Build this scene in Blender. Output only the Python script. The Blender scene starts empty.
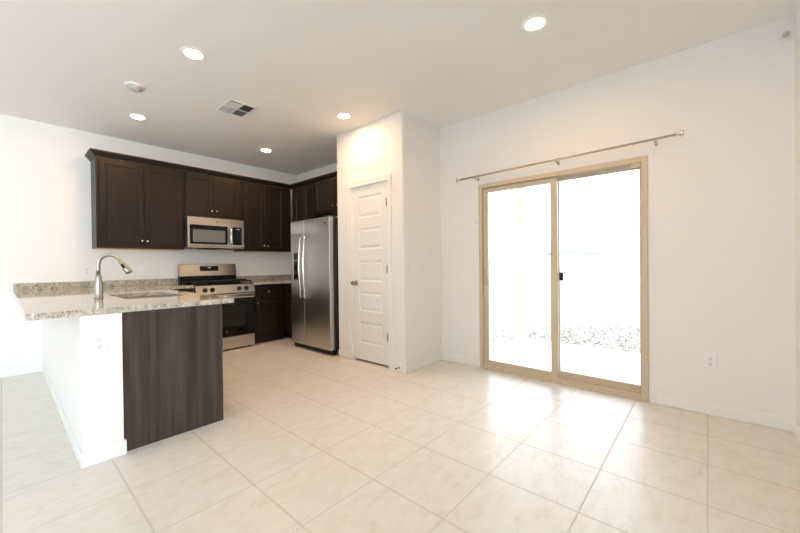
import bpy, bmesh, math, random
from mathutils import Vector, Matrix
random.seed(7)
S = bpy.context.scene
COL = S.collection

# ------------------------------------------------------------------ camera
cd = bpy.data.cameras.new('camera')
cd.sensor_width = 36.0
cd.lens = 350.28 / 800 * 36.0
cd.clip_start = 0.02
cd.clip_end = 500
cam = bpy.data.objects.new('camera', cd)
COL.objects.link(cam)
_yaw, _pit, _rol = math.radians(41.3103), math.radians(-0.4032), math.radians(-0.6151)
fw = Vector((math.cos(_yaw)*math.cos(_pit), math.sin(_yaw)*math.cos(_pit), math.sin(_pit)))
rt0 = Vector((math.sin(_yaw), -math.cos(_yaw), 0))
up0 = rt0.cross(fw)
rt = rt0*math.cos(_rol) + up0*math.sin(_rol)
up = up0*math.cos(_rol) - rt0*math.sin(_rol)
m = Matrix((rt, up, -fw)).transposed().to_4x4()
m.translation = Vector((0, 0, 1.1395))
cam.matrix_world = m
S.camera = cam

# ------------------------------------------------------------------ world, exposure
SKY = 3.3
LAMP = 124.0
LAMP_COL = (1.0, 0.61, 0.30, 1)
EXPOSURE = 1.2
w = bpy.data.worlds.new('sky')
S.world = w
w.use_nodes = True
nt = w.node_tree
bg = nt.nodes['Background']
tc = nt.nodes.new('ShaderNodeTexCoord')
sx = nt.nodes.new('ShaderNodeSeparateXYZ')
rp = nt.nodes.new('ShaderNodeValToRGB')
rp.color_ramp.elements[0].position = 0.0
rp.color_ramp.elements[0].color = (0.90, 0.95, 1.0, 1)
rp.color_ramp.elements[1].position = 0.9
rp.color_ramp.elements[1].color = (0.66, 0.82, 1.0, 1)
nt.links.new(tc.outputs['Generated'], sx.inputs[0])
nt.links.new(sx.outputs['Z'], rp.inputs[0])
nt.links.new(rp.outputs[0], bg.inputs['Color'])
bg.inputs['Strength'].default_value = SKY
S.view_settings.view_transform = 'Standard'
S.view_settings.look = 'None'
S.view_settings.gamma = 1
S.view_settings.use_curve_mapping = False
S.view_settings.exposure = EXPOSURE
try:
    S.cycles.use_denoising = True
    S.cycles.max_bounces = 14
    S.cycles.diffuse_bounces = 8
    S.cycles.glossy_bounces = 6
    S.cycles.transparent_max_bounces = 12
    S.cycles.sample_clamp_indirect = 6
    S.cycles.blur_glossy = 1.0
except Exception:
    pass

# ------------------------------------------------------------------ materials
def mat(name, color=(.8, .8, .8), rough=.5, metal=0.0, spec=.5, coat=0.0):
    M = bpy.data.materials.new(name)
    M.use_nodes = True
    b = M.node_tree.nodes['Principled BSDF']
    b.inputs['Base Color'].default_value = (*color, 1)
    b.inputs['Roughness'].default_value = rough
    b.inputs['Metallic'].default_value = metal
    b.inputs['Specular IOR Level'].default_value = spec
    if coat:
        b.inputs['Coat Weight'].default_value = coat
        b.inputs['Coat Roughness'].default_value = .05
    return M

def N(M, t, **kw):
    n = M.node_tree.nodes.new(t)
    for k, v in kw.items():
        if k in n.inputs:
            n.inputs[k].default_value = v
        else:
            setattr(n, k, v)
    return n

def L(M, a, b):
    M.node_tree.links.new(a, b)

def coords(M, scale=(1, 1, 1), loc=(0, 0, 0)):
    t = N(M, 'ShaderNodeTexCoord')
    mp = N(M, 'ShaderNodeMapping')
    mp.inputs['Scale'].default_value = scale
    mp.inputs['Location'].default_value = loc
    L(M, t.outputs['Object'], mp.inputs['Vector'])
    return mp.outputs['Vector']

def ramp(M, src, stops):
    r = N(M, 'ShaderNodeValToRGB')
    e = r.color_ramp.elements
    e[0].position, e[0].color = stops[0][0], (*stops[0][1], 1)
    e[1].position, e[1].color = stops[-1][0], (*stops[-1][1], 1)
    for p, c in stops[1:-1]:
        x = e.new(p)
        x.color = (*c, 1)
    L(M, src, r.inputs[0])
    return r.outputs[0]

def mixc(M, fac, a, b):
    n = N(M, 'ShaderNodeMix')
    n.data_type = 'RGBA'
    L(M, fac, n.inputs[0])
    for s, i in ((a, 6), (b, 7)):
        if isinstance(s, tuple):
            n.inputs[i].default_value = (*s, 1)
        else:
            L(M, s, n.inputs[i])
    return n.outputs[2]

def bump(M, src, strength, dist=.002):
    n = N(M, 'ShaderNodeBump', Strength=strength, Distance=dist)
    L(M, src, n.inputs['Height'])
    L(M, n.outputs[0], M.node_tree.nodes['Principled BSDF'].inputs['Normal'])

def bs(M):
    return M.node_tree.nodes['Principled BSDF'].inputs

def plaster(name, color, rough=.75, bm=.12):
    M = mat(name, color, rough, spec=.3)
    n = N(M, 'ShaderNodeTexNoise', Scale=90.0, Detail=3.0)
    L(M, coords(M), n.inputs['Vector'])
    bump(M, n.outputs[0], bm, .002)
    return M

M_WALL = plaster('wall paint', (.86, .855, .85))
M_CEIL = plaster('ceiling paint', (.86, .85, .835), .85, .2)
M_TRIM = mat('white trim paint', (.88, .88, .875), .35)
M_DOOR = mat('white door paint', (.86, .855, .845), .4)
M_PLATE = mat('white plastic', (.87, .87, .87), .3)
M_SLOT = mat('dark slot', (.03, .03, .03), .6)
M_GROOVE = mat('grey plastic', (.55, .55, .54), .5)

# floor tile
M_FLOOR = mat('floor tile', (.7, .63, .54), .22, spec=.36)
_sp = N(M_FLOOR, 'ShaderNodeSeparateXYZ')
L(M_FLOOR, coords(M_FLOOR), _sp.inputs[0])
def math_(M, op, a, b_):
    n = N(M, 'ShaderNodeMath', operation=op)
    for k, q in enumerate((a, b_)):
        if q is None:
            continue
        if isinstance(q, (int, float)):
            n.inputs[k].default_value = q
        else:
            L(M, q, n.inputs[k])
    return n.outputs[0]
def grout_axis(src, off, size, g):
    v = math_(M_FLOOR, 'DIVIDE', math_(M_FLOOR, 'SUBTRACT', src, off - 60*size - size/2), size)
    d = math_(M_FLOOR, 'ABSOLUTE', math_(M_FLOOR, 'SUBTRACT', math_(M_FLOOR, 'FRACT', v, None), .5), None)
    return math_(M_FLOOR, 'LESS_THAN', d, g/2/size)
_grout = math_(M_FLOOR, 'MAXIMUM', grout_axis(_sp.outputs[0], -.0145, .4337, .010), grout_axis(_sp.outputs[1], .004, .4434, .007))
_n1 = N(M_FLOOR, 'ShaderNodeTexNoise', Scale=8.0, Detail=9.0, Roughness=.74, Distortion=.3)
L(M_FLOOR, coords(M_FLOOR, (1.0, 1.9, 1)), _n1.inputs['Vector'])
_c = ramp(M_FLOOR, _n1.outputs[0], [(.30, (.655, .61, .55)), (.48, (.735, .705, .66)), (.68, (.775, .755, .72))])
_n2 = N(M_FLOOR, 'ShaderNodeTexNoise', Scale=26.0, Detail=5.0, Roughness=.7, Distortion=1.4)
L(M_FLOOR, coords(M_FLOOR, (1.0, 2.4, 1)), _n2.inputs['Vector'])
_f2 = ramp(M_FLOOR, _n2.outputs[0], [(.24, (.30, .30, .30)), (.40, (0, 0, 0))])
_c = mixc(M_FLOOR, _f2, _c, (.54, .45, .35))
_c = mixc(M_FLOOR, _grout, _c, (.625, .59, .54))
L(M_FLOOR, _c, bs(M_FLOOR)['Base Color'])
_r = ramp(M_FLOOR, _n1.outputs[0], [(.3, (.36, .36, .36)), (.7, (.30, .30, .30))])
_r = mixc(M_FLOOR, _grout, _r, (.9, .9, .9))
L(M_FLOOR, _r, bs(M_FLOOR)['Roughness'])
_i = N(M_FLOOR, 'ShaderNodeMath', operation='SUBTRACT')
_i.inputs[0].default_value = 1.0
L(M_FLOOR, _grout, _i.inputs[1])
bump(M_FLOOR, _i.outputs[0], .35, .002)

def wood(name, dark, light, rough=.38, sc=(26, 26, 1.6)):
    M = mat(name, dark, rough, spec=.3)
    n = N(M, 'ShaderNodeTexNoise', Scale=1.0, Detail=7.0, Roughness=.6, Distortion=.5)
    L(M, coords(M, sc), n.inputs['Vector'])
    L(M, ramp(M, n.outputs[0], [(.3, dark), (.7, light)]), bs(M)['Base Color'])
    bump(M, n.outputs[0], .08, .001)
    return M

M_WOOD = wood('espresso wood', (.013, .0080, .0054), (.023, .015, .0105))
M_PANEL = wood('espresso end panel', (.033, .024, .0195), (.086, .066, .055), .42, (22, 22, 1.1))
M_INSIDE = mat('pale cabinet underside', (.62, .42, .22), .6)
M_TOE = mat('dark toe kick', (.02, .016, .014), .7)

# granite
M_GRAN = mat('polished granite', (.7, .65, .55), .05, spec=.5)
bs(M_GRAN)['IOR'].default_value = 1.65
_co = coords(M_GRAN)
_a = N(M_GRAN, 'ShaderNodeTexNoise', Scale=34.0, Detail=6.0, Roughness=.75)
L(M_GRAN, _co, _a.inputs['Vector'])
_c = ramp(M_GRAN, _a.outputs[0], [(.30, (.21, .17, .125)), (.43, (.40, .35, .28)), (.60, (.60, .56, .49))])
_b = N(M_GRAN, 'ShaderNodeTexVoronoi', Scale=105.0)
L(M_GRAN, _co, _b.inputs['Vector'])
_d = ramp(M_GRAN, _b.outputs['Distance'], [(.26, (1, 1, 1)), (.40, (0, 0, 0))])
_e = N(M_GRAN, 'ShaderNodeTexNoise', Scale=22.0, Detail=3.0)
L(M_GRAN, _co, _e.inputs['Vector'])
_f = ramp(M_GRAN, _e.outputs[0], [(.50, (0, 0, 0)), (.60, (1, 1, 1))])
_g = N(M_GRAN, 'ShaderNodeMath', operation='MULTIPLY')
L(M_GRAN, _d, _g.inputs[0])
L(M_GRAN, _f, _g.inputs[1])
_c = mixc(M_GRAN, _g.outputs[0], _c, (.045, .038, .032))
_h = N(M_GRAN, 'ShaderNodeTexVoronoi', Scale=60.0)
L(M_GRAN, _co, _h.inputs['Vector'])
_k = ramp(M_GRAN, _h.outputs['Distance'], [(.10, (1, 1, 1)), (.24, (0, 0, 0))])
_c = mixc(M_GRAN, _k, _c, (.07, .055, .045))
L(M_GRAN, _c, bs(M_GRAN)['Base Color'])

def steel(name, color, rough, sc):
    M = mat(name, color, rough, 1.0)
    n = N(M, 'ShaderNodeTexNoise', Scale=1.0, Detail=2.0)
    L(M, coords(M, sc), n.inputs['Vector'])
    L(M, ramp(M, n.outputs[0], [(.2, (rough*.85,)*3), (.8, (rough*1.2,)*3)]), bs(M)['Roughness'])
    return M

M_STEEL = mat('brushed stainless steel', (.58, .56, .535), .30, 1.0)
M_STEELH = mat('brushed stainless steel across', (.52, .475, .42), .26, 1.0)
M_SINK = mat('sink steel', (.36, .35, .34), .3, 1.0)
M_NICKEL = mat('brushed nickel', (.66, .61, .55), .26, 1.0)
M_FAUCET = mat('faucet nickel', (.43, .40, .36), .3, 1.0)
M_CHROME = mat('chrome', (.75, .74, .72), .12, 1.0)
M_RODM = mat('rod nickel', (.55, .49, .42), .3, 1.0)
M_KNOBD = mat('dark nickel', (.30, .27, .24), .25, 1.0)
M_BGLASS = mat('black glass', (.005, .005, .0055), .06, spec=.22)
M_WINGL = mat('grey oven window', (.011, .011, .011), .08, spec=.25)
M_BENAM = mat('black enamel', (.008, .008, .008), .2, spec=.3)
M_IRON = mat('cast iron', (.012, .0115, .011), .6, spec=.3)
M_BPLAS = mat('black plastic', (.012, .012, .0125), .4, spec=.25)
M_SIDE = mat('dark grey appliance side', (.045, .043, .042), .45)
M_TAN = mat('tan window frame', (.60, .52, .385), .42)
M_TAND = mat('tan hardware', (.52, .43, .29), .35)
M_STUCCO = plaster('porch stucco', (.46, .42, .33), .9, .4)
M_CONC = plaster('patio concrete', (.66, .65, .63), .85, .3)
M_ROOF = mat('house roof tile', (.13, .115, .105), .8)
M_HWALL = plaster('house stucco', (.62, .56, .48), .9)

def emis(name, col, s):
    M = bpy.data.materials.new(name)
    M.use_nodes = True
    b = bs(M)
    b['Base Color'].default_value = (.9, .9, .9, 1)
    b['Emission Color'].default_value = col
    b['Emission Strength'].default_value = s
    return M
M_LENS = emis('lit lamp lens', LAMP_COL, LAMP)
M_DISP = emis('lit display', (.75, .9, 1, 1), .35)

M_GLASS = bpy.data.materials.new('clear pane')
M_GLASS.use_nodes = True
_t = M_GLASS.node_tree
_t.nodes.remove(_t.nodes['Principled BSDF'])
_tr = N(M_GLASS, 'ShaderNodeBsdfTransparent')
_tr.inputs[0].default_value = (.97, .985, .98, 1)
_gl = N(M_GLASS, 'ShaderNodeBsdfGlossy', Roughness=.02)
_fr = N(M_GLASS, 'ShaderNodeFresnel', IOR=1.45)
_mx = N(M_GLASS, 'ShaderNodeMixShader')
L(M_GLASS, _fr.outputs[0], _mx.inputs[0])
L(M_GLASS, _tr.outputs[0], _mx.inputs[1])
L(M_GLASS, _gl.outputs[0], _mx.inputs[2])
L(M_GLASS, _mx.outputs[0], _t.nodes['Material Output'].inputs[0])

M_GROUND = mat('pale desert ground', (.62, .57, .50), .95)
_n = N(M_GROUND, 'ShaderNodeTexNoise', Scale=9.0, Detail=8.0, Roughness=.75)
L(M_GROUND, coords(M_GROUND), _n.inputs['Vector'])
L(M_GROUND, ramp(M_GROUND, _n.outputs[0], [(.3, (.34, .29, .24)), (.6, (.46, .41, .35))]), bs(M_GROUND)['Base Color'])
M_PEBBLE = mat('gravel stone', (.3, .26, .22), .9)
_n = N(M_PEBBLE, 'ShaderNodeTexNoise', Scale=14.0, Detail=2.0)
L(M_PEBBLE, coords(M_PEBBLE), _n.inputs['Vector'])
L(M_PEBBLE, ramp(M_PEBBLE, _n.outputs[0], [(.35, (.14, .115, .09)), (.65, (.34, .29, .235))]), bs(M_PEBBLE)['Base Color'])

# ------------------------------------------------------------------ mesh helpers
ORG = {}

class MB:
    """collects shapes (in world coordinates, or in a local frame o,u,v,n) into one mesh"""
    def __init__(self, frame=None):
        self.bm = bmesh.new()
        self.M = Matrix.Identity(4)
        if frame:
            o, u, v, n = [Vector(q) for q in frame]
            self.M = Matrix((u, v, n)).transposed().to_4x4()
            self.M.translation = o

    def _fin(self, verts):
        for v in verts:
            v.co = self.M @ v.co

    def box(self, a, b, bev=0, seg=2):
        bm = self.bm
        lo = [min(p, q) for p, q in zip(a, b)]
        hi = [max(p, q) for p, q in zip(a, b)]
        r = bmesh.ops.create_cube(bm, size=1)
        vs = r['verts']
        for v in vs:
            v.co = Vector([lo[i] + (v.co[i] + .5)*(hi[i]-lo[i]) for i in range(3)])
        if bev:
            es = list({e for v in vs for e in v.link_edges})
            before = set(bm.verts)
            res = bmesh.ops.bevel(bm, geom=es, offset=bev, segments=seg, affect='EDGES', profile=.5)
            vs = list({v for f in res['faces'] for v in f.verts} | {v for v in vs if v.is_valid})
        self._fin(vs)
        return self

    def prism(self, pts, z0, z1, smooth=False):
        bm = self.bm
        lo = [bm.verts.new((x, y, z0)) for x, y in pts]
        hi = [bm.verts.new((x, y, z1)) for x, y in pts]
        n = len(pts)
        for i in range(n):
            f = bm.faces.new((lo[i], lo[(i+1) % n], hi[(i+1) % n], hi[i]))
            f.smooth = smooth
        bm.faces.new(lo[::-1])
        bm.faces.new(hi)
        self._fin(lo + hi)
        return self

    def holed(self, outer, hole, z0, z1):
        bm = self.bm
        allv = []
        for z in (z0, z1):
            rings = []
            es = []
            for loop in (outer, hole):
                vs = [bm.verts.new((x, y, z)) for x, y in loop]
                rings.append(vs)
                es += [bm.edges.new((vs[i], vs[(i+1) % len(vs)])) for i in range(len(vs))]
            bmesh.ops.triangle_fill(bm, use_beauty=True, edges=es)
            allv.append(rings)
        for k in range(2):
            a, b = allv[0][k], allv[1][k]
            for i in range(len(a)):
                j = (i+1) % len(a)
                bm.faces.new((a[i], a[j], b[j], b[i]))
        self._fin([v for q in allv for r in q for v in r])
        return self

    def lathe(self, prof, c=(0, 0, 0), axis='z', seg=24, smooth=True):
        bm = self.bm
        rings = []
        new = []
        c = Vector(c)
        def put(r, h, a):
            x, y = r*math.cos(a), r*math.sin(a)
            p = {'z': (x, y, h), 'y': (x, h, y), 'x': (h, x, y)}[axis]
            return c + Vector(p)
        for r, h in prof:
            if r < 1e-6:
                vs = [bm.verts.new(put(0, h, 0))]
            else:
                vs = [bm.verts.new(put(r, h, 2*math.pi*i/seg)) for i in range(seg)]
            rings.append(vs)
            new += vs
        for a, b in zip(rings, rings[1:]):
            for i in range(seg):
                j = (i+1) % seg
                q = [a[i % len(a)], a[j % len(a)], b[j % len(b)], b[i % len(b)]]
                q2 = []
                for v in q:
                    if v not in q2:
                        q2.append(v)
                if len(q2) >= 3:
                    f = bm.faces.new(q2)
                    f.smooth = smooth
        for rg, flip in ((rings[0], True), (rings[-1], False)):
            if len(rg) > 2:
                bm.faces.new(rg[::-1] if flip else rg)
        self._fin(new)
        return self

    def tube(self, pts, rad, seg=12, flat=None):
        """tube along points; rad a number or list; flat=(sx,sy) squeezes the section"""
        bm = self.bm
        pts = [Vector(p) for p in pts]
        n = len(pts)
        rs = rad if isinstance(rad, (list, tuple)) else [rad]*n
        t0 = (pts[1]-pts[0]).normalized()
        ref = Vector((0, 0, 1)) if abs(t0.z) < .9 else Vector((1, 0, 0))
        u = t0.cross(ref).normalized()
        rings = []
        new = []
        for i, p in enumerate(pts):
            t = (pts[min(i+1, n-1)] - pts[max(i-1, 0)]).normalized()
            u = (u - t*u.dot(t)).normalized()
            v = t.cross(u)
            fx, fy = flat if flat else (1, 1)
            vs = [bm.verts.new(p + rs[i]*(u*math.cos(2*math.pi*k/seg)*fx + v*math.sin(2*math.pi*k/seg)*fy)) for k in range(seg)]
            rings.append(vs)
            new += vs
        for a, b in zip(rings, rings[1:]):
            for k in range(seg):
                f = bm.faces.new((a[k], a[(k+1) % seg], b[(k+1) % seg], b[k]))
                f.smooth = True
        bm.faces.new(rings[0][::-1])
        bm.faces.new(rings[-1])
        self._fin(new)
        return self

    def rings(self, u0, v0, u1, v1, steps, rad=0.0, close_back=True):
        """loft of rectangles: steps = [(inset, height)...], last ring filled"""
        bm = self.bm
        rr = []
        new = []
        for ins, h in steps:
            a, b, c, d = u0+ins, v0+ins, u1-ins, v1-ins
            if rad:
                r = max(rad-ins, .0008)
                loop = rrect(a, b, c, d, r, 5)
            else:
                loop = [(a, b), (c, b), (c, d), (a, d)]
            vs = [bm.verts.new((x, y, h)) for x, y in loop]
            rr.append(vs)
            new += vs
        for a, b in zip(rr, rr[1:]):
            n = len(a)
            for i in range(n):
                bm.faces.new((a[i], a[(i+1) % n], b[(i+1) % n], b[i]))
        bm.faces.new(rr[-1])
        if close_back:
            bm.faces.new(rr[0][::-1])
        self._fin(new)
        return self

    def build(self, name, material, parent=None):
        bmesh.ops.recalc_face_normals(self.bm, faces=self.bm.faces[:])
        me = bpy.data.meshes.new(name)
        o = bpy.data.objects.new(name, me)
        COL.objects.link(o)
        if parent is not None:
            og = ORG[parent.name]
            ORG[o.name] = og
            self.bm.transform(Matrix.Translation(-og))
            o.parent = parent
        else:
            ORG[o.name] = Vector((0, 0, 0))
        self.bm.to_mesh(me)
        self.bm.free()
        me.materials.append(material)
        return o

def rrect(x0, y0, x1, y1, r, n=6):
    out = []
    for cx, cy, a0 in ((x1-r, y0+r, -90), (x1-r, y1-r, 0), (x0+r, y1-r, 90), (x0+r, y0+r, 180)):
        for k in range(n+1):
            a = math.radians(a0 + 90*k/n)
            out.append((cx + r*math.cos(a), cy + r*math.sin(a)))
    return out

def thing(name, label, cat, loc, group=None):
    o = bpy.data.objects.new(name, None)
    COL.objects.link(o)
    o.empty_display_size = .1
    o.location = loc
    ORG[o.name] = Vector(loc)
    o['label'] = label
    o['category'] = cat
    if group:
        o['group'] = group
    return o

def tag(o, label, cat, group=None):
    o['label'] = label
    o['category'] = cat
    if group:
        o['group'] = group
    return o

def struct(o, label=None, cat=None):
    o['kind'] = 'structure'
    if label:
        o['label'] = label
        o['category'] = cat
    return o

def copy_thing(src, loc, label):
    """copy a thing with its parts and sub-parts"""
    r = src.copy()
    COL.objects.link(r)
    r.location = loc
    r['label'] = label
    ORG[r.name] = Vector(loc)
    for ch in list(src.children):
        c = ch.copy()
        COL.objects.link(c)
        c.parent = r
        for g in list(ch.children):
            d = g.copy()
            COL.objects.link(d)
            d.parent = c
    return r

X, Y, Z = Vector((1, 0, 0)), Vector((0, 1, 0)), Vector((0, 0, 1))
def fr_my(x, y, z):      # faces -y (towards the camera along y): u = +x, v = z, n = -y
    return ((x, y, z), X, Z, -Y)
def fr_mx(x, y, z):      # faces -x: u = -y, v = z, n = -x
    return ((x, y, z), -Y, Z, -X)
def fr_px(x, y, z):      # faces +x: u = +y
    return ((x, y, z), Y, Z, X)
def fr_dn(x, y, z):      # faces down
    return ((x, y, z), X, -Y, -Z)

# ------------------------------------------------------------------ dimensions
YB, XS, XP, YP, XF, PL, H, YR = 5.512, 3.450, 2.773, 2.381, 3.513, 3.461, 2.743, -.433
XL = -6.6
T = .15

# ------------------------------------------------------------------ shell
struct(MB().box((XL-T, YR-T, -.12), (XS+T, YB+T, 0)).build('floor', M_FLOOR))
struct(MB().box((XL-T, YR-T, H), (XS+.3, YB+T, H+.15)).build('ceiling', M_CEIL))
struct(MB().box((XL-T, YB, 0), (XF+T, YB+T, H)).build('wall_back', M_WALL))
struct(MB().box((XF, PL-.1, 0), (XF+T, YB, H)).build('wall_kitchen_side', M_WALL))
DY0, DY1, DZ = .362, 1.873, 1.992        # sliding door opening
b = MB()
b.box((XS, YR-T, 0), (XS+T, DY0, H)).box((XS, DY1, 0), (XS+T, PL-.1, H)).box((XS, DY0, DZ), (XS+T, DY1, H))
struct(b.build('wall_right', M_WALL))
# near and left walls, each with an unseen window added to let in daylight
b = MB()
WN = (-6.4, -.25, .05, 2.60)
b.box((XL-T, YR-T, 0), (WN[0], YR, H)).box((WN[1], YR-T, 0), (XS, YR, H))
b.box((WN[0], YR-T, 0), (WN[1], YR, WN[2])).box((WN[0], YR-T, WN[3]), (WN[1], YR, H))
struct(b.build('wall_near', M_WALL))
b = MB()
WL = (.0, 1.9, .4, 2.4)
b.box((XL-T, YR, 0), (XL, WL[0], H)).box((XL-T, WL[1], 0), (XL, YB, H))
b.box((XL-T, WL[0], 0), (XL, WL[1], WL[2])).box((XL-T, WL[0], WL[3]), (XL, WL[1], H))
struct(b.build('wall_left', M_WALL))
def window(name, frame, wd, ht):
    r = MB(frame).box((0, 0, -.09), (.05, ht, -.03)).box((wd-.05, 0, -.09), (wd, ht, -.03)).box((.05, 0, -.09), (wd-.05, .05, -.03)).box((.05, ht-.05, -.09), (wd-.05, ht, -.03)).box((wd/2-.025, .05, -.09), (wd/2+.025, ht-.05, -.03)).build(name, M_TAN)
    struct(r)
    MB(frame).box((.05, .05, -.063), (wd/2-.025, ht-.05, -.059)).build('pane', M_GLASS, r)
    MB(frame).box((wd/2+.025, .05, -.063), (wd-.05, ht-.05, -.059)).build('pane', M_GLASS, r)
window('added_window_2', ((XL, WL[0], WL[2]), Y, Z, X), WL[1]-WL[0], WL[3]-WL[2])  # added at far left, out of view, for extra daylight
window('added_window_1', ((WN[1], YR, WN[2]), -X, Z, Y), WN[1]-WN[0], WN[3]-WN[2])  # added behind the camera, sized to brighten the room with sky light

# pantry closet walls (rounded outer corner)
R = .022
b = MB()
PD0, PD1, PDZ = 2.605, 3.205, 2.05        # door opening
arc = [(XP + R - R*math.cos(a), YP + R - R*math.sin(a)) for a in [math.radians(k*15) for k in range(7)]]
b.prism([(XP, PD0), *arc, (XS, YP), (XS, YP+.1), (XP+.1, YP+.1), (XP+.1, PD0)], 0, H)
b.box((XP, PD1, 0), (XP+.1, PL-.1, H)).box((XP, PL-.1, 0), (XF, PL, H))
b.box((XP, PD0, PDZ), (XP+.1, PD1, H))
struct(b.build('wall_pantry', M_WALL))
# peninsula half wall
HX0, HX1, HY0, CZ0, CZ1 = .290, .479, 2.672, .864, .899
b = MB()
R = .012
arc = [(HX0 + R - R*math.cos(a), HY0 + R - R*math.sin(a)) for a in [math.radians(k*15) for k in range(7)]]
b.prism([(HX0, YB), *arc, (HX1, HY0), (HX1, YB)], 0, CZ0-.0015)
struct(b.build('wall_peninsula', M_WALL))

# baseboards
def baseboard(name, runs):
    b = MB()
    for x0, y0, x1, y1 in runs:
        b.box((x0, y0, 0), (x1, y1, .088), .004, 1)
    return struct(b.build(name, M_TRIM))
bt = .013
baseboard('baseboard_back', [(XL, YB-bt, HX0, YB)])
baseboard('baseboard_right', [(XS-bt, YR, XS, DY0-.045), (XS-bt, DY1+.045, XS, YP)])
baseboard('baseboard_near', [(XL, YR, XS-bt, YR+bt)])
baseboard('baseboard_left', [(XL, YR+bt, XL+bt, YB-bt)])
baseboard('baseboard_pantry', [(XP-bt, YP-bt, XP, PD0-.062), (XP-bt, PD1+.062, XP, PL), (XP, YP-bt, XS-bt, YP)])
bp_ = .008
baseboard('baseboard_peninsula', [(HX0-bp_, HY0-bt, HX0, YB-bt), (HX0, HY0-bt, HX1+.012, HY0), (HX1, HY0, HX1+.012, HY0+.02)])

# ------------------------------------------------------------------ pantry door (door_1)
d = bpy.data.objects.new('door_1', None)
COL.objects.link(d)
d.location = (XP, PD1, 0)
ORG[d.name] = Vector(d.location)
struct(d, 'white five panel pantry door beside the refrigerator', 'door')
f = fr_mx(XP+.012, PD1-.004, .026)
dw, dh = PD1-PD0-.008, PDZ-.026-.004
b = MB(f)
b.box((0, 0, -.035), (dw, dh, -.012))
zz = [(.215, .47), (.591, .821), (.942, 1.184), (1.316, 1.563), (1.683, 1.935)]
u0, u1 = .105, dw-.105
b.box((0, 0, -.012), (u0, dh, 0)).box((u1, 0, -.012), (dw, dh, 0))
lows = [0] + [q[1]-.026 for q in zz]
highs = [q[0]-.026 for q in zz] + [dh]
for a, c in zip(lows, highs):
    b.box((u0, a, -.012), (u1, c, 0))
for a, c in zz:
    b.rings(u0, a-.026, u1, c-.026, [(0, 0), (.014, -.010), (.024, -.010), (.046, -.003)], close_back=False)
slab = b.build('slab', M_DOOR, d)
cw = .060
b = MB(fr_mx(XP, PD1, 0))
ow = PD1-PD0
for (a, z0, c, z1) in ((-cw, 0, 0, PDZ), (ow, 0, ow+cw, PDZ), (-cw, PDZ, ow+cw, PDZ+cw)):
    b.rings(a, z0, c, z1, [(0, 0), (0, .012), (.004, .016), (.022, .013)])
b.box((0, 0, -.06), (.003, PDZ, 0)).box((ow-.003, 0, -.06), (ow, PDZ, 0)).box((0, PDZ-.003, -.06), (ow, PDZ, 0))
b.box((.003, 0, -.06), (.012, PDZ-.003, -.037)).box((ow-.012, 0, -.06), (ow-.003, PDZ-.003, -.037))
b.build('casing', M_TRIM, d)
kf = fr_mx(XP+.012, 3.147, .918)
b = MB(kf)
b.lathe([(.0, 0), (.031, 0), (.031, .004), (.026, .008), (.012, .010), (.010, .030), (.020, .036), (.027, .046), (.027, .056), (.018, .064), (0, .066)])
b.build('door_knob', M_KNOBD, d)
for hz in (.343, 1.087, 1.815):
    b = MB(fr_mx(XP, PD0, hz))
    b.lathe([(0, -.045), (.007, -.045), (.007, .045), (0, .045)], (-.001, 0, .010), 'y', 10)
    b.box((-.016, -.044, .0005), (-.001, .044, .0128))
    b.build('hinge', M_KNOBD, d)

# ------------------------------------------------------------------ sliding glass door (door_2)
d = bpy.data.objects.new('door_2', None)
COL.objects.link(d)
d.location = (XS, DY1, 0)
ORG[d.name] = Vector(d.location)
struct(d, 'tan framed sliding glass door to the patio', 'door')
f = fr_mx(XS, DY1, 0)
W, HT = DY1-DY0, DZ
b = MB(f)     # n points into the room; depth runs to -.11
jw = .040
b.box((0, 0, -.12), (jw, HT, .018), .003, 1)
b.box((W-jw-.004, 0, -.12), (W, HT, .018), .003, 1)
b.box((jw, HT-.045, -.12), (W-jw, HT, .018), .003, 1)
b.box((jw, 0, -.12), (W-jw, .028, .022), .003, 1)
b.box((jw, .028, -.012), (W-jw, .046, -.004)).box((jw, .028, -.077), (W-jw, .040, -.013))
b.box((jw, HT-.07, -.075), (W-jw, HT-.045, -.068))
b.build('frame', M_TAN, d)
def panel(name, u0, u1, z0, z1, n0, n1, s0, s1, rail_t, rail_b):
    b = MB(f)
    b.box((u0, z0, n0), (u0+s0, z1, n1), .003, 1).box((u1-s1, z0, n0), (u1, z1, n1), .003, 1)
    b.box((u0+s0, z1-rail_t, n0), (u1-s1, z1, n1), .003, 1).box((u0+s0, z0, n0), (u1-s1, z0+rail_b, n1), .003, 1)
    o = b.build(name, M_TAN, d)
    MB(f).box((u0+s0-.004, z0+rail_b-.004, (n0+n1)/2-.003), (u1-s1+.004, z1-rail_t+.004, (n0+n1)/2+.003)).build('pane', M_GLASS, o)
    return o
sp = panel('sliding_panel', jw, .806, .030, HT-.047, -.048, -.014, .052, .064, .048, .062)
fp = panel('fixed_panel', .760, W-jw-.005, .028, HT-.047, -.108, -.078, .045, .022, .030, .070)
b = MB(f)
b.box((jw+.012, .905, -.016), (jw+.040, 1.095, -.009), .003, 1)
b.tube([(jw+.036, .925, -.010), (jw+.042, .925, .014), (jw+.054, .945, .024), (jw+.062, 1.0, .026), (jw+.054, 1.055, .024), (jw+.042, 1.075, .014), (jw+.036, 1.075, -.010)], .008, 8)
b.build('pull_handle', M_TAND, sp)
MB(f).box((.810, .965, -.062), (.846, 1.045, -.050), .004, 1).build('latch', M_BPLAS, sp)
MB(f).box((W-.112, 1.916, -.030), (W-.046, 1.945, .010), .003, 1).build('roller_stop', M_TAN, fp)
b = MB(f)
b.box((-.046, 1.535, 0), (-.020, 1.585, .006), .002, 1).tube([(-.033, 1.57, .006), (-.033, 1.572, .022), (-.015, 1.572, .026), (.022, 1.572, .024)], .005, 8)
b.build('security_hook', M_CHROME, d)
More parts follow.
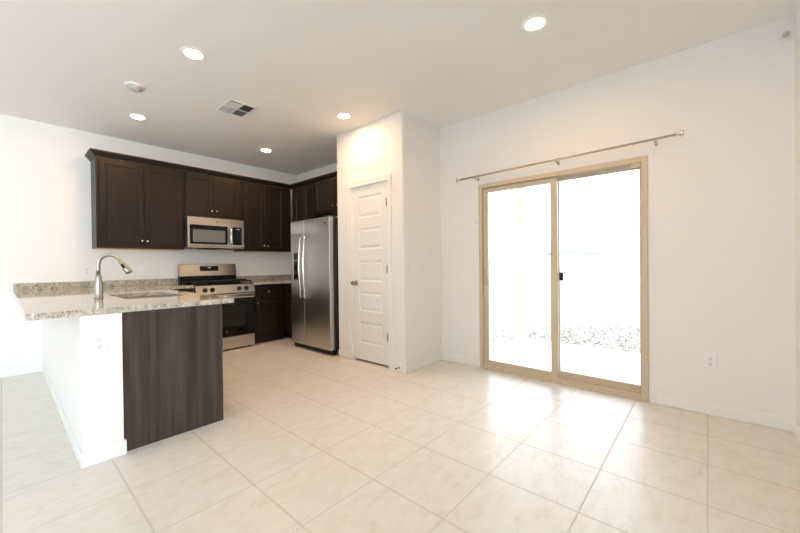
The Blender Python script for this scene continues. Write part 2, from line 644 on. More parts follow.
# thin flat plaster return around the opening
b = MB(f)
b.box((-.046, 0, 0), (0, HT+.046, .0045)).box((W, 0, 0), (W+.046, HT+.046, .0045)).box((0, HT, 0), (W, HT+.046, .0045))
struct(b.build('trim_1', M_WALL))

# ------------------------------------------------------------------ cabinets
def shaker(frame, w_, h_, name, parent, mtl=None, rail=.058, th=.02):
    b = MB(frame)
    b.rings(0, 0, w_, h_, [(0, -th+.001), (0, -.002), (.002, 0), (rail, 0), (rail+.007, -.009)])
    return b.build(name, mtl or M_WOOD, parent)
def slabfront(frame, w_, h_, name, parent, th=.02):
    b = MB(frame)
    b.rings(0, 0, w_, h_, [(0, -th+.001), (0, -.003), (.003, 0)])
    return b.build(name, M_WOOD, parent)
def knob(frame, parent, u, v):
    b = MB(frame)
    b.lathe([(0, 0), (.008, 0), (.006, .004), (.006, .012), (.013, .018), (.015, .023), (.012, .028), (0, .030)], (u, v, 0), 'z', 14)
    return b.build('knob', M_NICKEL, parent)

ZB, ZT = 1.360, 2.400
def upper(label, x0, x1, z0, doors, kz):
    """wall cabinet on the back wall, doors = [(x0,x1,knob_x)]"""
    t = thing('upper_cabinet', label, 'cabinet', ((x0+x1)/2, 5.50, z0), 'upper cabinets')
    MB().box((x0, 5.200, z0), (x1, YB-.001, ZT)).build('carcass', M_WOOD, t)
    MB().box((x0+.004, 5.204, z0-.003), (x1-.004, YB-.003, z0)).build('underside', M_INSIDE, t)
    for a, c, kx in doors:
        f = fr_my(a, 5.180, z0+.012)
        dd = shaker(f, c-a, ZT-z0-.030, 'door', t)
        knob(f, dd, kx-a, kz-z0-.012)
    return t
upper('wide dark two door upper cabinet at the left end, above the sink faucet', .715, 1.598, ZB, [(.742, 1.161, 1.137), (1.166, 1.580, 1.190)], 1.453)
upper('short dark upper cabinet directly over the microwave', 1.601, 2.361, 1.806, [(1.620, 1.970, 1.940), (1.975, 2.342, 2.003)], 1.900)
upper('tall dark two door upper cabinet between microwave and kitchen corner', 2.364, 3.178, ZB, [(2.392, 2.720, 2.694), (2.726, 3.056, 2.752)], 1.443)
def upper_side(label, y0, y1, z0, doors, kz):
    t = thing('upper_cabinet', label, 'cabinet', (3.50, (y0+y1)/2, z0), 'upper cabinets')
    MB().box((3.200, y0, z0), (XF-.001, y1, ZT)).build('carcass', M_WOOD, t)
    for a, c, ky in doors:            # a > c : from far to near
        f = fr_mx(3.180, a, z0+.012)
        dd = shaker(f, a-c, ZT-z0-.030, 'door', t, rail=.05)
        if ky:
            knob(f, dd, a-ky, kz-z0-.012)
    return t
upper_side('narrow dark upper cabinet in the kitchen corner, left of the one over the refrigerator', 4.530, 5.176, ZB, [(5.085, 4.822, None), (4.816, 4.555, None)], 1.45)
upper_side('dark upper cabinet over the refrigerator beside the pantry wall', 3.466, 4.527, 1.895, [(4.505, 4.012, 4.058), (4.006, 3.500, 3.957)], 1.990)
# crown moulding
b = MB()
prof = [(0, 2.4005), (.010, 2.4005), (.016, 2.412), (.040, 2.442), (.050, 2.448), (.050, 2.466), (0, 2.466)]
path = lambda q: [(.715-q, YB-.001), (.715-q, 5.198-q), (3.198-q, 5.198-q), (3.198-q, 3.464)]
bm = b.bm
loops = [[bm.verts.new((p[0], p[1], z)) for q, z in prof for p in [path(q)[i]]] for i in range(4)]
for a, c in zip(loops, loops[1:]):
    for i in range(len(prof)):
        j = (i+1) % len(prof)
        bm.faces.new((a[i], a[j], c[j], c[i]))
bm.faces.new(loops[0]); bm.faces.new(loops[-1][::-1])
M_CROWN = wood('espresso crown', (.012, .009, .007), (.020, .014, .011))
tag(b.build('crown_moulding', M_CROWN), 'dark crown moulding running along the tops of the upper cabinets', 'moulding')

# base cabinets
def base_right():
    t = thing('base_cabinet', 'dark base cabinet with one drawer and door, right of the range', 'cabinet', (2.63, 5.2, 0), 'base cabinets')
    MB().box((2.372, 4.90, .10), (2.898, YB-.001, CZ0-.001)).build('carcass', M_WOOD, t)
    MB().box((2.372, 4.96, 0), (2.898, 5.45, .10)).build('toe_kick', M_TOE, t)
    f = fr_my(2.402, 4.880, .685)
    o = slabfront(f, .418, .135, 'drawer', t)
    knob(f, o, .20, .070)
    f = fr_my(2.402, 4.880, .105)
    o = shaker(f, .418, .560, 'door', t)
    knob(f, o, .030, .490)
base_right()
t = thing('base_cabinet', 'dark base cabinet turning the corner, beside the refrigerator door', 'cabinet', (3.2, 4.9, 0), 'base cabinets')
MB().box((2.902, 4.402, .10), (XF-.001, YB-.001, CZ0-.001)).build('carcass', M_WOOD, t)
MB().box((2.965, 4.402, 0), (XF-.02, 5.45, .10)).build('toe_kick', M_TOE, t)
shaker(fr_mx(2.882, 4.80, .105), .375, .560, 'door', t)
slabfront(fr_mx(2.882, 4.80, .685), .375, .135, 'drawer', t)
t = thing('base_cabinet', 'dark base cabinet left of the range, its top edge just behind the peninsula', 'cabinet', (1.33, 5.2, 0), 'base cabinets')
MB().box((1.080, 4.90, .10), (1.598, YB-.001, CZ0-.001)).build('carcass', M_WOOD, t)
MB().box((1.080, 4.96, 0), (1.598, 5.45, .10)).build('toe_kick', M_TOE, t)
f = fr_my(1.14, 4.880, .685)
o = slabfront(f, .43, .135, 'drawer', t); knob(f, o, .215, .07)
f = fr_my(1.14, 4.880, .105)
o = shaker(f, .43, .560, 'door', t); knob(f, o, .40, .49)

t = thing('peninsula_cabinet', 'dark wood peninsula cabinet with plain end panel, beside the white half wall', 'cabinet', (.78, 3.6, 0))
MB().box((.482, 2.699, 0), (1.050, 2.717, CZ0-.001)).build('end_panel', M_PANEL, t)
b = MB()
b.box((.482, 2.717, .10), (.495, 5.50, CZ0-.001)).box((.495, 2.717, .10), (1.03, 4.88, .118)).box((.495, 4.86, .118), (1.03, 4.88, CZ0-.001))
b.box((1.03, 2.717, .10), (1.052, 4.90, .125)).box((1.03, 2.717, .80), (1.052, 4.90, CZ0-.001))
MB().box((1.052, 2.698, 0), (1.073, 2.717, CZ0-.001), .001, 1).build('filler_strip', M_PANEL, t)
for yy in (2.719, 3.17, 4.10, 4.86):
    b.box((1.0505, yy, .10), (1.052, yy+.03, CZ0-.001))
b.build('carcass', M_PANEL, t)
MB().box((.98, 2.717, 0), (1.0, 4.88, .10)).build('toe_kick', M_TOE, t)
for a, c in ((2.721, 3.175), (3.185, 3.64), (3.65, 4.105), (4.115, 4.85)):
    f = fr_px(1.072, a, .105)
    o = shaker(f, c-a, .74, 'door', t, M_PANEL)
    knob(f, o, c-a-.04, .66)

# ------------------------------------------------------------------ granite
sink = rrect(.610, 3.22, 1.010, 3.98, .06)
r_ = .03
outer = [(1.152, 2.665+.012), (1.152, 4.862), (1.599, 4.862), (1.599, YB-.001), (.08, YB-.001)] + \
        [(.08 + r_ - r_*math.cos(a), 2.665 + r_ - r_*math.sin(a)) for a in [math.radians(q*15) for q in range(7)]] + [(1.140, 2.665)]
b = MB()
b.holed(outer, sink, CZ0, CZ1)
tag(b.build('countertop', M_GRAN), 'speckled granite countertop over the peninsula, with the sink set in it', 'countertop')
b = MB()
b.prism([(2.365, 4.862), (2.872, 4.862), (2.872, 4.396), (XF-.001, 4.396), (XF-.001, YB-.001), (2.365, YB-.001)], CZ0, CZ1)
tag(b.build('countertop', M_GRAN), 'short speckled granite countertop between the range and the refrigerator', 'countertop')
tag(MB().box((.08, YB-.022, CZ1), (1.599, YB-.001, .977), .002, 1).build('backsplash', M_GRAN), 'granite backsplash strip behind the sink faucet, left of the range', 'backsplash')
b = MB().box((2.365, YB-.022, CZ1), (XF-.001, YB-.001, .977), .002, 1).box((XF-.022, 4.396, CZ1), (XF-.001, YB-.022, .977), .002, 1)
tag(b.build('backsplash', M_GRAN), 'granite backsplash strip right of the range, ending behind the refrigerator', 'backsplash')

# sink (two bowls under the counter)
t = thing('kitchen_sink', 'stainless steel double bowl sink set under the peninsula countertop', 'sink', (.81, 3.6, .66))
for nm, y0, y1 in (('bowl', 3.235, 3.590), ('bowl', 3.610, 3.965)):
    b = MB(((0, 0, 0), X, Y, Z))
    loops = []
    bm = b.bm
    for (ins, z, r) in ((-.012, .861, .05), (0, .861, .045), (.004, .76, .045), (.02, .68, .05), (.06, .672, .04)):
        loops.append([bm.verts.new((x, y, z)) for x, y in rrect(.622+ins, y0+ins, .998-ins, y1-ins, r, 5)])
    outs = [[bm.verts.new((x, y, z)) for x, y in rrect(.622+ins, y0+ins, .998-ins, y1-ins, r, 5)] for (ins, z, r) in ((-.012, .857, .05), (-.002, .855, .05), (.0, .70, .05), (.02, .668, .05))]
    seq = loops[::-1] + outs
    for p, q in zip(seq, seq[1:]):
        for i in range(len(p)):
            j = (i+1) % len(p)
            ff = bm.faces.new((p[i], p[j], q[j], q[i]))
            ff.smooth = True
    bm.faces.new(seq[0]); bm.faces.new(seq[-1][::-1])
    bo = b.build(nm, M_SINK, t)
    MB().lathe([(0, 0), (.042, 0), (.042, .004), (.03, .006), (.028, .002), (0, .002)], (.81, (y0+y1)/2, .672)).build('drain', M_CHROME, bo)

# faucet
fx, fy = .500, 3.585
t = thing('faucet', 'brushed nickel gooseneck pull down faucet on the peninsula countertop', 'faucet', (fx, fy, CZ1))
b = MB()
b.lathe([(0, 0), (.030, 0), (.030, .006), (.0255, .010), (.0275, .05), (.0285, .085), (.025, .12), (.018, .16), (.0145, .19), (0, .19)], (fx, fy, CZ1))
b.build('body', M_FAUCET, t)
dirn = Vector((.84, -.54, 0)).normalized()
R0 = .076
pts = [Vector((fx, fy, CZ1+.185)), Vector((fx, fy, CZ1+.225))]
c0 = Vector((fx, fy, CZ1+.262)) + dirn*R0
for k in range(0, 16):
    a = math.radians(180 - k*10.5)
    pts.append(c0 + dirn*R0*math.cos(a) + Z*R0*math.sin(a))
b = MB().tube(pts, .0145, 14)
b.build('spout', M_FAUCET, t)
e0 = pts[-1]
dv = (pts[-1]-pts[-2]).normalized()
dv = (dv + dirn*.10).normalized()
b = MB().tube([e0-dv*.004, e0+dv*.012, e0+dv*.04, e0+dv*.095, e0+dv*.115, e0+dv*.117], [.0150, .0165, .019, .0245, .0245, .018], 16)
sh = b.build('spray_head', M_FAUCET, t)
side = dv.cross(Vector((dirn.y, -dirn.x, 0))).normalized()
vw = Vector((dirn.y, -dirn.x, 0)).normalized()
if vw.y > 0:
    vw = -vw
c = e0 + dv*.050 + vw*.0185
b = MB().tube([c-dv*.018, c+dv*.018], .0085, 10, None)
b.build('spray_button', M_BPLAS, sh)
b = MB().tube([(fx, fy+.018, CZ1+.095), (fx, fy+.05, CZ1+.10)], .011, 10).tube([(fx, fy+.046, CZ1+.10), (fx+.01, fy+.055, CZ1+.125), (fx+.03, fy+.07, CZ1+.17)], [.007, .006, .005], 8)
b.build('lever', M_FAUCET, t)

# ------------------------------------------------------------------ gas range
def emblem(frame, parent, r=.014, dark=M_BPLAS):
    b = MB(frame)
    b.lathe([(0, 0), (r, 0), (r, .002), (r*.9, .0028), (r*.82, .002), (0, .002)], (0, 0, 0), 'z', 20)
    e = b.build('emblem', dark, parent)
    sw = [(r*.62*math.cos(q*.42+.5)*(1-.02*q), r*.5*math.sin(q*.84+.3), .0024) for q in range(18)]
    MB(frame).tube(sw, r*.07, 6).build('monogram', M_CHROME, e)
t = thing('gas_range', 'stainless steel gas range with black oven door and cooktop grates', 'stove', (1.983, 5.15, 0))
x0, x1 = 1.604, 2.361
MB().box((x0, 4.872, .04), (x1, 5.485, .872)).build('body', M_SIDE, t)
for a in (x0+.03, x1-.06):
    for c in (4.89, 5.42):
        MB().box((a, c, 0), (a+.03, c+.03, .04)).build('foot', M_BPLAS, t)
b = MB().box((x0-.002, 4.845, .872), (x1+.002, 5.485, .896), .005, 2)
ck = b.build('cooktop', M_BENAM, t)
for a, c in ((1.77, 5.00), (1.77, 5.30), (1.983, 5.15), (2.20, 5.00), (2.20, 5.30)):
    MB().lathe([(0, 0), (.050, 0), (.050, .010), (.036, .012), (.036, .020), (.030, .023), (0, .023)], (a, c, .896)).build('burner', M_IRON, t)
for i, (a, c) in enumerate(((1.622, 1.862), (1.868, 2.098), (2.104, 2.344))):
    b = MB()
    zg = .925
    ya, yb = 4.875, 5.395
    for yy in (ya, yb-.012, (ya+yb)/2-.006):
        b.box((a, yy, zg-.006), (c, yy+.012, zg+.010), .003, 1)
    for xx in (a, c-.012):
        b.box((xx, ya, zg-.006), (xx+.012, yb, zg+.010), .003, 1)
    mx = (a+c)/2
    b.box((mx-.005, ya, zg-.002), (mx+.005, yb, zg+.012), .002, 1)
    for yy in (5.00, 5.27):
        b.box((a, yy, zg-.002), (c, yy+.010, zg+.012), .002, 1)
    for xx in (a+.002, c-.014):
        for yy in (ya+.002, yb-.014):
            b.box((xx, yy, .896), (xx+.012, yy+.012, zg))
    b.build('grate', M_IRON, t)
MB().box((2.115, 4.99, .937), (2.335, 5.20, .947), .004, 2).build('griddle', M_IRON, t)
# slanted control panel
b = MB(((x0, 0, 0), Y, Z, X))
b.prism([(4.872, .775), (4.815, .775), (4.842, .885), (4.872, .885)], 0, x1-x0)
cp = b.build('control_panel', M_STEELH, t)
sl = Vector((0, 4.815-4.842, .775-.885)).normalized()
nn = Vector((0, -.110, .027)).normalized()
for kx in (1.716, 1.802, 1.983, 2.150, 2.246):
    if kx == 1.983:
        continue
    fk = ((kx, 4.8283, .829), X, -sl, nn)
    b = MB(fk)
    b.lathe([(0, 0), (.030, 0), (.030, .004), (.024, .006), (.023, .024), (.020, .028), (0, .028)], (0, 0, 0), 'z', 20)
    b.box((-.004, -.022, .026), (.004, .022, .034), .002, 1)
    b.build('burner_knob', M_BPLAS, cp)
# oven door
b = MB(fr_my(x0, 4.832, .195))
b.rings(0, 0, x1-x0, .565, [(0, -.038), (0, -.003), (.003, 0)])
od = b.build('oven_door', M_BGLASS, t)
MB(fr_my(x0+.13, 4.832, .31)).rings(0, 0, .50, .29, [(0, 0), (.0, .001), (.002, .0015)], .02).build('oven_window', M_WINGL, od)
MB(fr_my(x0, 4.832, .70)).rings(0.0, 0, x1-x0, .060, [(0, 0), (0, .002), (.001, .003)]).build('top_trim', M_STEELH, od)
b = MB()
b.tube([(x0+.02, 4.788, .733), (x1-.02, 4.788, .733)], .0125, 12)
for xx in (x0+.045, x1-.045):
    b.tube([(xx, 4.834, .733), (xx, 4.79, .733)], .009, 8)
b.build('oven_handle', M_STEELH, od)
emblem(fr_my(1.975, 4.832, .255), od, .016, M_SIDE)
MB(fr_my(x0, 4.832, .022)).rings(0, 0, x1-x0, .163, [(0, -.038), (0, -.004), (.004, 0)]).build('storage_drawer', M_STEELH, t)
# backguard
b = MB(((x0, 0, 0), Y, Z, X))
b.prism([(5.405, .896), (5.405, 1.005), (5.488, 1.005), (5.488, .896)], 0, x1-x0)
b.build('backguard_base', M_BENAM, t)
b = MB(((x0, 0, 0), Y, Z, X))
b.prism([(5.398, 1.002), (5.398, 1.012), (5.425, 1.165), (5.436, 1.172), (5.488, 1.172), (5.488, 1.002)], 0, x1-x0)
bg_ = b.build('backguard', M_STEELH, t)
sl = Vector((0, .027, .153)).normalized()
nn = Vector((0, -.153, .027)).normalized()
fd = ((1.983, 5.4145, 1.105), X, sl, nn)
dsp = MB(fd).rings(-.125, -.036, .125, .036, [(0, 0), (0, .0012), (.001, .002)]).build('display', M_BGLASS, bg_)
b = MB(fd)
for xx in (-.018, -.002, .012):
    b.box((xx, .008, .002), (xx+.006, .018, .0026))
b.build('clock', M_DISP, dsp)

# ------------------------------------------------------------------ microwave
t = thing('microwave_oven', 'stainless steel over the range microwave with black window', 'microwave', (1.983, 5.3, 1.39))
x0, x1, z0, z1 = 1.612, 2.352, 1.388, 1.800
MB().box((x0, 5.135, z0), (x1, YB-.002, z1)).build('body', M_SIDE, t)
b = MB(fr_my(x0, 5.100, z0+.022))
b.rings(0, 0, .560, .390, [(0, -.034), (0, -.003), (.003, 0)])
dr = b.build('door', M_STEELH, t)
gl = MB(fr_my(x0+.024, 5.100, 1.435)).rings(0, 0, .484, .258, [(0, 0), (0, .0015), (.002, .002)], .006).build('window', M_BGLASS, dr)
MB(fr_my(x0+.060, 5.098, 1.465)).rings(0, 0, .412, .165, [(0, 0), (0, .0006), (.001, .001)], .01).build('window_screen', mat('grey perforated screen', (.16, .16, .155), .2), dr)
b = MB()
hx = x0+.538
b.tube([(hx, 5.098, 1.665), (hx, 5.070, 1.662), (hx, 5.060, 1.64), (hx, 5.056, 1.56), (hx, 5.060, 1.475), (hx, 5.070, 1.453), (hx, 5.098, 1.450)], .0125, 12)
b.build('door_handle', M_CHROME, dr)
emblem(fr_my(x0+.37, 5.100, 1.752), dr, .012)
b = MB(fr_my(x0+.564, 5.100, z0+.022))
b.rings(0, 0, x1-x0-.564, .390, [(0, -.034), (0, -.003), (.003, 0)])
pn = b.build('control_panel', M_STEELH, t)
kp = MB(fr_my(x0+.574, 5.100, 1.435)).rings(0, 0, .130, .258, [(0, 0), (0, .0015), (.002, .002)], .006).build('keypad', M_BGLASS, pn)
b = MB(fr_my(x0+.574, 5.098, 1.435))
for xx in (.06, .075, .093):
    b.box((xx, .224, 0), (xx+.006, .234, .0006))
b.build('clock', M_DISP, pn)
b = MB(fr_my(x0, 5.112, z0))
b.box((0, 0, -.02), (x1-x0, .020, 0), .003, 1)
b.build('bottom_lip', M_STEELH, t)
b = MB().box((x0+.20, 5.13, z0-.012), (x0+.48, 5.40, z0), .004, 1).box((x0+.60, 5.13, z0-.012), (x0+.735, 5.40, z0), .004, 1)
b.build('vent_filter', M_BPLAS, t)

# ------------------------------------------------------------------ refrigerator
t = thing('refrigerator', 'tall stainless steel side by side refrigerator with dispenser beside pantry wall', 'refrigerator', (3.1, 3.95, 0))
y0, y1 = 3.515, 4.390
MB().box((2.752, y0, .06), (3.485, y1, 1.735), .004, 1).build('body', M_SIDE, t)
MB().box((2.715, y0+.01, .012), (2.752, y1-.01, .062), .003, 1).build('base_grille', M_BPLAS, t)
for yy in (y0+.05, y1-.05):
    for xx in (2.775, 3.42):
        MB().lathe([(0, 0), (.02, 0), (.02, .06), (0, .06)], (xx, yy, 0), 'z', 10).build('foot', M_BPLAS, t)
SEAM = 4.066
def fdoor(name, ya, yb):
    b = MB()
    b.box((2.680, ya, .068), (2.746, yb, 1.742), .007, 3)
    return b.build(name, M_STEEL, t)
fz = fdoor('freezer_door', SEAM+.003, y1)
fd_ = fdoor('refrigerator_door', y0, SEAM-.003)
for yy, par in ((4.102, fz), (4.004, fd_)):
    b = MB()
    pp = [(2.682, yy, 1.500), (2.650, yy, 1.498)]
    for k in range(9):
        q = k/8
        pp.append((2.640 - .018*math.sin(math.pi*q), yy, 1.48 - q*.75))
    pp += [(2.650, yy, .712), (2.682, yy, .710)]
    b.tube(pp, .0135, 12)
    b.build('handle', M_CHROME, par)
f = fr_mx(2.680, 4.328, .930)
b = MB(f)
b.rings(0, 0, .140, .385, [(0, 0), (0, .004), (.003, .006), (.010, .006), (.012, .002)], .012)
dp = b.build('dispenser', M_NICKEL, fz)
MB(f).rings(.013, .013, .127, .270, [(0, .002), (0, .003), (.004, .0035)], .008).build('dispenser_recess', M_BGLASS, fz)
MB(f).rings(.013, .280, .127, .372, [(0, .002), (0, .0035), (.002, .004)], .006).build('dispenser_panel', M_SIDE, fz)
MB(f).box((.045, .10, .0035), (.095, .15, .010), .003, 1).build('dispenser_paddle', M_BPLAS, fz)
emblem(fr_mx(2.680, 3.597, 1.662), fd_, .019, M_SLOT)
for yy in (y0+.02, y1-.10):
    MB().box((2.70, yy, 1.7425), (2.80, yy+.08, 1.757), .004, 1).build('hinge_cover', M_SIDE, t)

# ------------------------------------------------------------------ outlets and switches
def outlet(frame, label, group='wall outlets'):
    t = thing('electrical_outlet', label, 'outlet', frame[0], group)
    pl = MB(frame).rings(-.037, -.060, .037, .060, [(0, 0), (0, .003), (.004, .006)], .006).build('cover_plate', M_PLATE, t)
    for v in (.020, -.020):
        rc = MB(frame).rings(-.017, v-.0145, .017, v+.0145, [(0, .006), (0, .0072), (.001, .008)], .010).build('receptacle', M_PLATE, t)
        b = MB(frame)
        b.box((-.0080, v-.002, .008), (-.0050, v+.008, .0084)).box((.0050, v-.001, .008), (.0080, v+.009, .0084))
        b.lathe([(0, 0), (.003, 0), (.003, .0004), (0, .0004)], (0, v-.008, .008), 'z', 8)
        b.build('slots', M_SLOT, rc)
    MB(frame).lathe([(0, 0), (.003, 0), (.003, .001), (0, .001)], (0, 0, .006), 'z', 8).build('screw', M_GROOVE, t)
    return t
outlet(fr_my(.372, HY0, .695), 'white duplex outlet on the end of the white half wall')
outlet(fr_mx(XS, -.012, .396), 'white duplex outlet low on the wall right of the sliding door')
outlet(fr_my(.667, YB, 1.095), 'white duplex outlet on kitchen wall left of the faucet, nearest the left wall end')
outlet(fr_my(2.645, YB, 1.070), 'white duplex outlet above the backsplash just right of the range')
outlet(fr_my(3.168, YB, 1.072), 'white duplex outlet above the backsplash next to the refrigerator')
def switch(frame, label, gangs=1):
    w_ = .037 + .023*(gangs-1)
    t = thing('light_switch', label, 'light switch', frame[0], 'wall switches')
    MB(frame).rings(-w_, -.060, w_, .060, [(0, 0), (0, .003), (.004, .006)], .006).build('cover_plate', M_PLATE, t)
    for g in range(gangs):
        u = (g-(gangs-1)/2)*.046
        MB(frame).rings(u-.0165, -.034, u+.0165, .034, [(0, .006), (0, .0075), (.002, .009)], .003).build('rocker', M_PLATE, t)
switch(fr_my(1.181, YB, 1.098), 'white single rocker switch on kitchen wall between faucet and range')
switch(fr_my(2.938, YP, 1.095), 'white double rocker switch on the side wall of the pantry', 2)

# ------------------------------------------------------------------ ceiling fixtures
def recessed(label, x, y):
    t = thing('recessed_light', label, 'ceiling light', (x, y, H), 'recessed ceiling lights')
    f = fr_dn(x, y, H)
    b = MB(f)
    b.lathe([(.058, 0), (.085, 0), (.085, .003), (.080, .007), (.064, .009), (.058, .006), (.058, 0)], (0, 0, 0), 'z', 32)
    b.build('trim_ring', M_TRIM, t)
    MB(f).lathe([(0, 0), (.0578, 0), (.0578, .005), (0, .0055)], (0, 0, 0), 'z', 32).build('lens', M_LENS, t)
    return t
p0 = recessed('lit recessed ceiling light nearest the camera on the left, in front of the smoke detector', .976, 2.907)
for lb, x, y in (('lit recessed ceiling light over the left upper cabinet, beyond the smoke detector', .982, 4.561),
                 ('smallest lit recessed ceiling light, before the tall upper cabinet in the kitchen corner', 2.446, 4.604),
                 ('lit recessed ceiling light close to the pantry wall, above the white door', 2.453, 2.933),
                 ('lit recessed ceiling light in front of the sliding glass door', 2.378, .863)):
    copy_thing(p0, (x, y, H), lb)

t = thing('smoke_detector', 'round white smoke detector on the ceiling between two recessed lights', 'smoke detector', (.800, 3.805, H))
f = fr_dn(.800, 3.805, H)
MB(f).lathe([(0, 0), (.078, 0), (.078, .010), (.070, .014), (0, .014)], (0, 0, 0), 'z', 32).build('base', M_PLATE, t)
MB(f).lathe([(.0, .014), (.056, .014), (.054, .030), (.040, .040), (0, .042)], (0, 0, 0), 'z', 32).build('cover', M_GROOVE, t)

t = thing('air_vent', 'square metal air vent with louvres in the kitchen ceiling', 'vent', (1.603, 3.602, H))
f = fr_dn(1.603, 3.602, H)
b = MB(f)
hw, hd, fw_ = .140, .172, .020
for a, c, e, g in ((-hw, -hd, hw, -hd+fw_), (-hw, hd-fw_, hw, hd), (-hw, -hd+fw_, -hw+fw_, hd-fw_), (hw-fw_, -hd+fw_, hw, hd-fw_)):
    b.box((a, c, 0), (e, g, .008), .002, 1)
b.build('frame', M_TRIM, t)
MB(f).box((-hw+fw_, -hd+fw_, .0), (hw-fw_, hd-fw_, .001)).build('duct_opening', mat('dark duct', (.05, .05, .05), .8), t)
b = MB(f)
b.box((-hw+fw_, -.005, .002), (hw-fw_, .005, .011)).box((-.005, -hd+fw_, .002), (.005, hd-fw_, .011))
b.build('divider', M_TRIM, t)
M_LOUV = mat('grey louvre', (.60, .60, .59), .4)
def slat(u0, v0, u1, v1, along, tilt):
    b = MB(f)
    bm = b.bm
    th = .001
    if along == 'u':
        q = [(u0, v0, .002), (u1, v0, .002), (u1, v0+tilt, .012), (u0, v0+tilt, .012)]
    else:
        q = [(u0, v0, .002), (u0, v1, .002), (u0+tilt, v1, .012), (u0+tilt, v0, .012)]
    lo = [bm.verts.new(p) for p in q]
    hi = [bm.verts.new((p[0]+th, p[1]+th, p[2])) for p in q]
    bm.faces.new(lo); bm.faces.new(hi[::-1])
    for i in range(4):
        bm.faces.new((lo[i], lo[(i+1) % 4], hi[(i+1) % 4], hi[i]))
    b._fin(lo+hi)
    b.build('louvre', M_LOUV, t)
for k in range(6):
    u = -hw + fw_ + .008 + k*.018
    slat(u, -hd+fw_+.003, 0, -.008, 'v', .010)
    slat(-hw+fw_+.003, .014 + k*.022, -.008, 0, 'u', -.010)
    slat(.010, -hd+fw_+.012+k*.022, hw-fw_-.003, 0, 'u', .012)
    slat(.016 + k*.018, .008, 0, hd-fw_-.003, 'v', -.010)

# motion sensor high in the right corner
t = thing('motion_sensor', 'small round white motion sensor high on the wall near the right corner', 'sensor', (XS, -.392, 2.622))
f = fr_mx(XS, -.392, 2.622)
MB(f).lathe([(0, 0), (.026, 0), (.026, .018), (.022, .022), (0, .022)], (0, 0, 0), 'z', 20).build('base', M_PLATE, t)
MB(f).lathe([(0, .022), (.020, .022), (.018, .034), (.010, .042), (0, .044)], (0, 0, 0), 'z', 20).build('lens', M_GROOVE, t)

# ------------------------------------------------------------------ curtain rod
t = thing('curtain_rod', 'thin nickel curtain rod with small finials above the sliding door', 'curtain rod', (XS, 1.0, 2.05))
rx = XS-.085
A, B = Vector((rx, 2.055, 2.066)), Vector((rx, .180, 2.092))
MB().tube([A, B], .0085, 12).build('rod', M_RODM, t)
MB().tube([A.lerp(B, .0), A.lerp(B, .45)], .0100, 12).build('outer_rod', M_RODM, t)
dd = (B-A).normalized()
for p, s in ((A, -1), (B, 1)):
    q = dd*s
    MB().tube([p, p+q*.010, p+q*.016, p+q*.034, p+q*.044, p+q*.050], [.013, .013, .010, .022, .024, .018], 16).build('finial', M_NICKEL, t)
for yy in (1.876, 1.043, .306):
    fq = (A.y-yy)/(A.y-B.y)
    zc = A.z + (B.z-A.z)*fq
    b = MB()
    b.box((XS-.006, yy-.009, zc-.034), (XS, yy+.009, zc+.008), .002, 1)
    b.tube([(XS-.004, yy, zc-.022), (XS-.05, yy, zc-.022), (rx, yy, zc-.013), (rx-.010, yy, zc-.005)], .006, 8)
    b.build('bracket', M_RODM, t)

# door stop on the baseboard
t = thing('door_stop', 'small metal spring door stop on the baseboard under the pantry hinges', 'door stop', (XP-bt, 2.452, .045))
MB().tube([(XP-bt+.001, 2.452, .045), (XP-bt-.004, 2.452, .045)], .012, 12).tube([(XP-bt-.003, 2.452, .045), (XP-bt-.045, 2.452, .045)], .006, 10).build('spring', M_NICKEL, t)
MB().tube([(XP-bt-.045, 2.452, .045), (XP-bt-.058, 2.452, .045)], .009, 10).build('tip', M_SLOT, t)

# ------------------------------------------------------------------ outside
b = MB()
bm = b.bm
prof = [(XS+T, -.10), (8.0, -.12), (15.5, -.10), (20, .15), (35, 1.0), (62, 2.35), (90, 2.5), (125, 2.5)]
rows = [[bm.verts.new((x, y, z)) for y in (-60, -20, 0, 20, 60, 140)] for x, z in prof]
for a, c in zip(rows, rows[1:]):
    for i in range(5):
        bm.faces.new((a[i], a[i+1], c[i+1], c[i]))
o = b.build('ground', M_GROUND)
struct(o)
struct(MB().box((XS+T, -3.0, -.22), (5.57, 2.31, -.075), .01, 1).build('patio_slab', M_CONC))
b = MB()
bm = b.bm
def stone(x, y, s):
    z = -.108
    p = [bm.verts.new((x + s*q[0]*random.uniform(.7, 1.3), y + s*q[1]*random.uniform(.7, 1.3), z + s*q[2]*.7)) for q in ((1, 0, .4), (0, 1, .5), (-1, 0, .4), (0, -1, .5), (0, 0, 1.3), (0, 0, -.6))]
    for i in range(4):
        bm.faces.new((p[i], p[(i+1) % 4], p[4]))
        bm.faces.new((p[(i+1) % 4], p[i], p[5]))
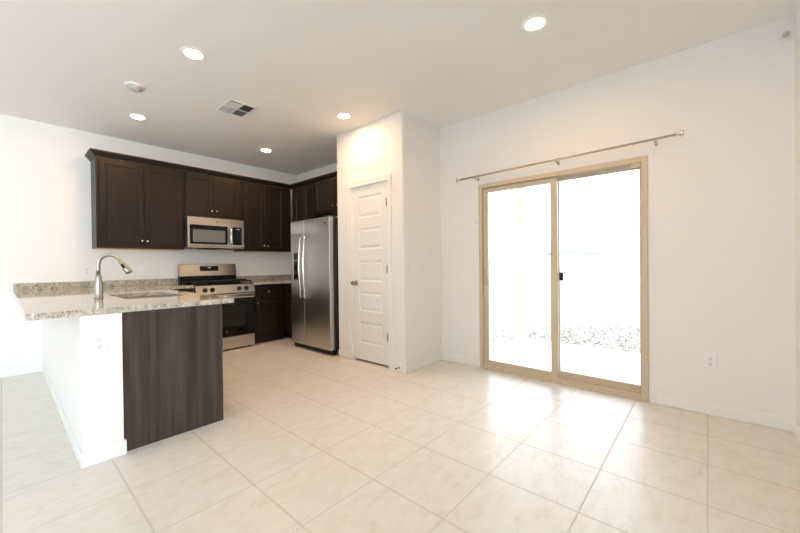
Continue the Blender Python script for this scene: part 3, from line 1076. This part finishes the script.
for k in range(12000):
    q = random.random()**1.5
    x = 4.3 + q*4.6
    y = random.uniform(-1.0, 4.6)
    if x < 5.60 and y < 2.34:
        x = 5.6 + random.random()**1.3*2.6
    stone(x, y, random.uniform(.007, .016))
o = b.build('gravel', M_PEBBLE)
tag(o, 'grey and tan gravel spread beyond the patio slab', 'gravel')
o['kind'] = 'stuff'
t = thing('porch_post', 'pale square porch post standing at the corner of the patio slab', 'post', (5.515, 2.262, -.075))
MB().box((5.470, 2.217, -.075), (5.560, 2.307, 2.62), .006, 1).build('shaft', M_STUCCO, t)
MB().box((5.452, 2.199, -.075), (5.578, 2.325, -.060), .004, 1).build('base_plate', M_STUCCO, t)
struct(MB().box((XS+T, -3.0, 2.74), (5.75, 2.45, 2.86)).box((5.43, -3.0, 2.62), (5.60, 2.42, 2.74)).build('patio_roof', M_STUCCO))
def house(label, x, yc, wd, zb, hw_, hr):
    t = thing('house', label, 'house', (x, yc, zb), 'distant houses')
    wl = MB().box((x, yc-wd/2, zb), (x+9, yc+wd/2, zb+hw_)).build('wall', M_HWALL, t)
    b = MB()
    bm = b.bm
    e = .5
    q = [bm.verts.new(p) for p in ((x-e, yc-wd/2-e, zb+hw_), (x+9+e, yc-wd/2-e, zb+hw_), (x+9+e, yc+wd/2+e, zb+hw_), (x-e, yc+wd/2+e, zb+hw_))]
    r2 = [bm.verts.new(p) for p in ((x+4.5, yc-wd/2+4, zb+hw_+hr), (x+4.5, yc+wd/2-4, zb+hw_+hr))]
    bm.faces.new(q)
    bm.faces.new((q[0], q[1], r2[0])); bm.faces.new((q[2], q[3], r2[1]))
    bm.faces.new((q[1], q[2], r2[1], r2[0])); bm.faces.new((q[3], q[0], r2[0], r2[1]))
    b.build('roof', M_ROOF, t)
    for k in (-.25, .2):
        MB().box((x-.03, yc+wd*k-.8, zb+1.0), (x+.01, yc+wd*k+.8, zb+hw_-.5)).build('window', M_BGLASS, wl)
house('distant house with long low roof, seen left of the porch post', 78, 36.5, 13, .3, 2.45, 0.8)
house('distant house with peaked roof, seen just right of the door stile', 78, 21.8, 9.5, .3, 2.55, 1.3)
house('distant low house farthest right through the fixed glass panel', 92, 18.6, 9, .3, 2.30, .75)
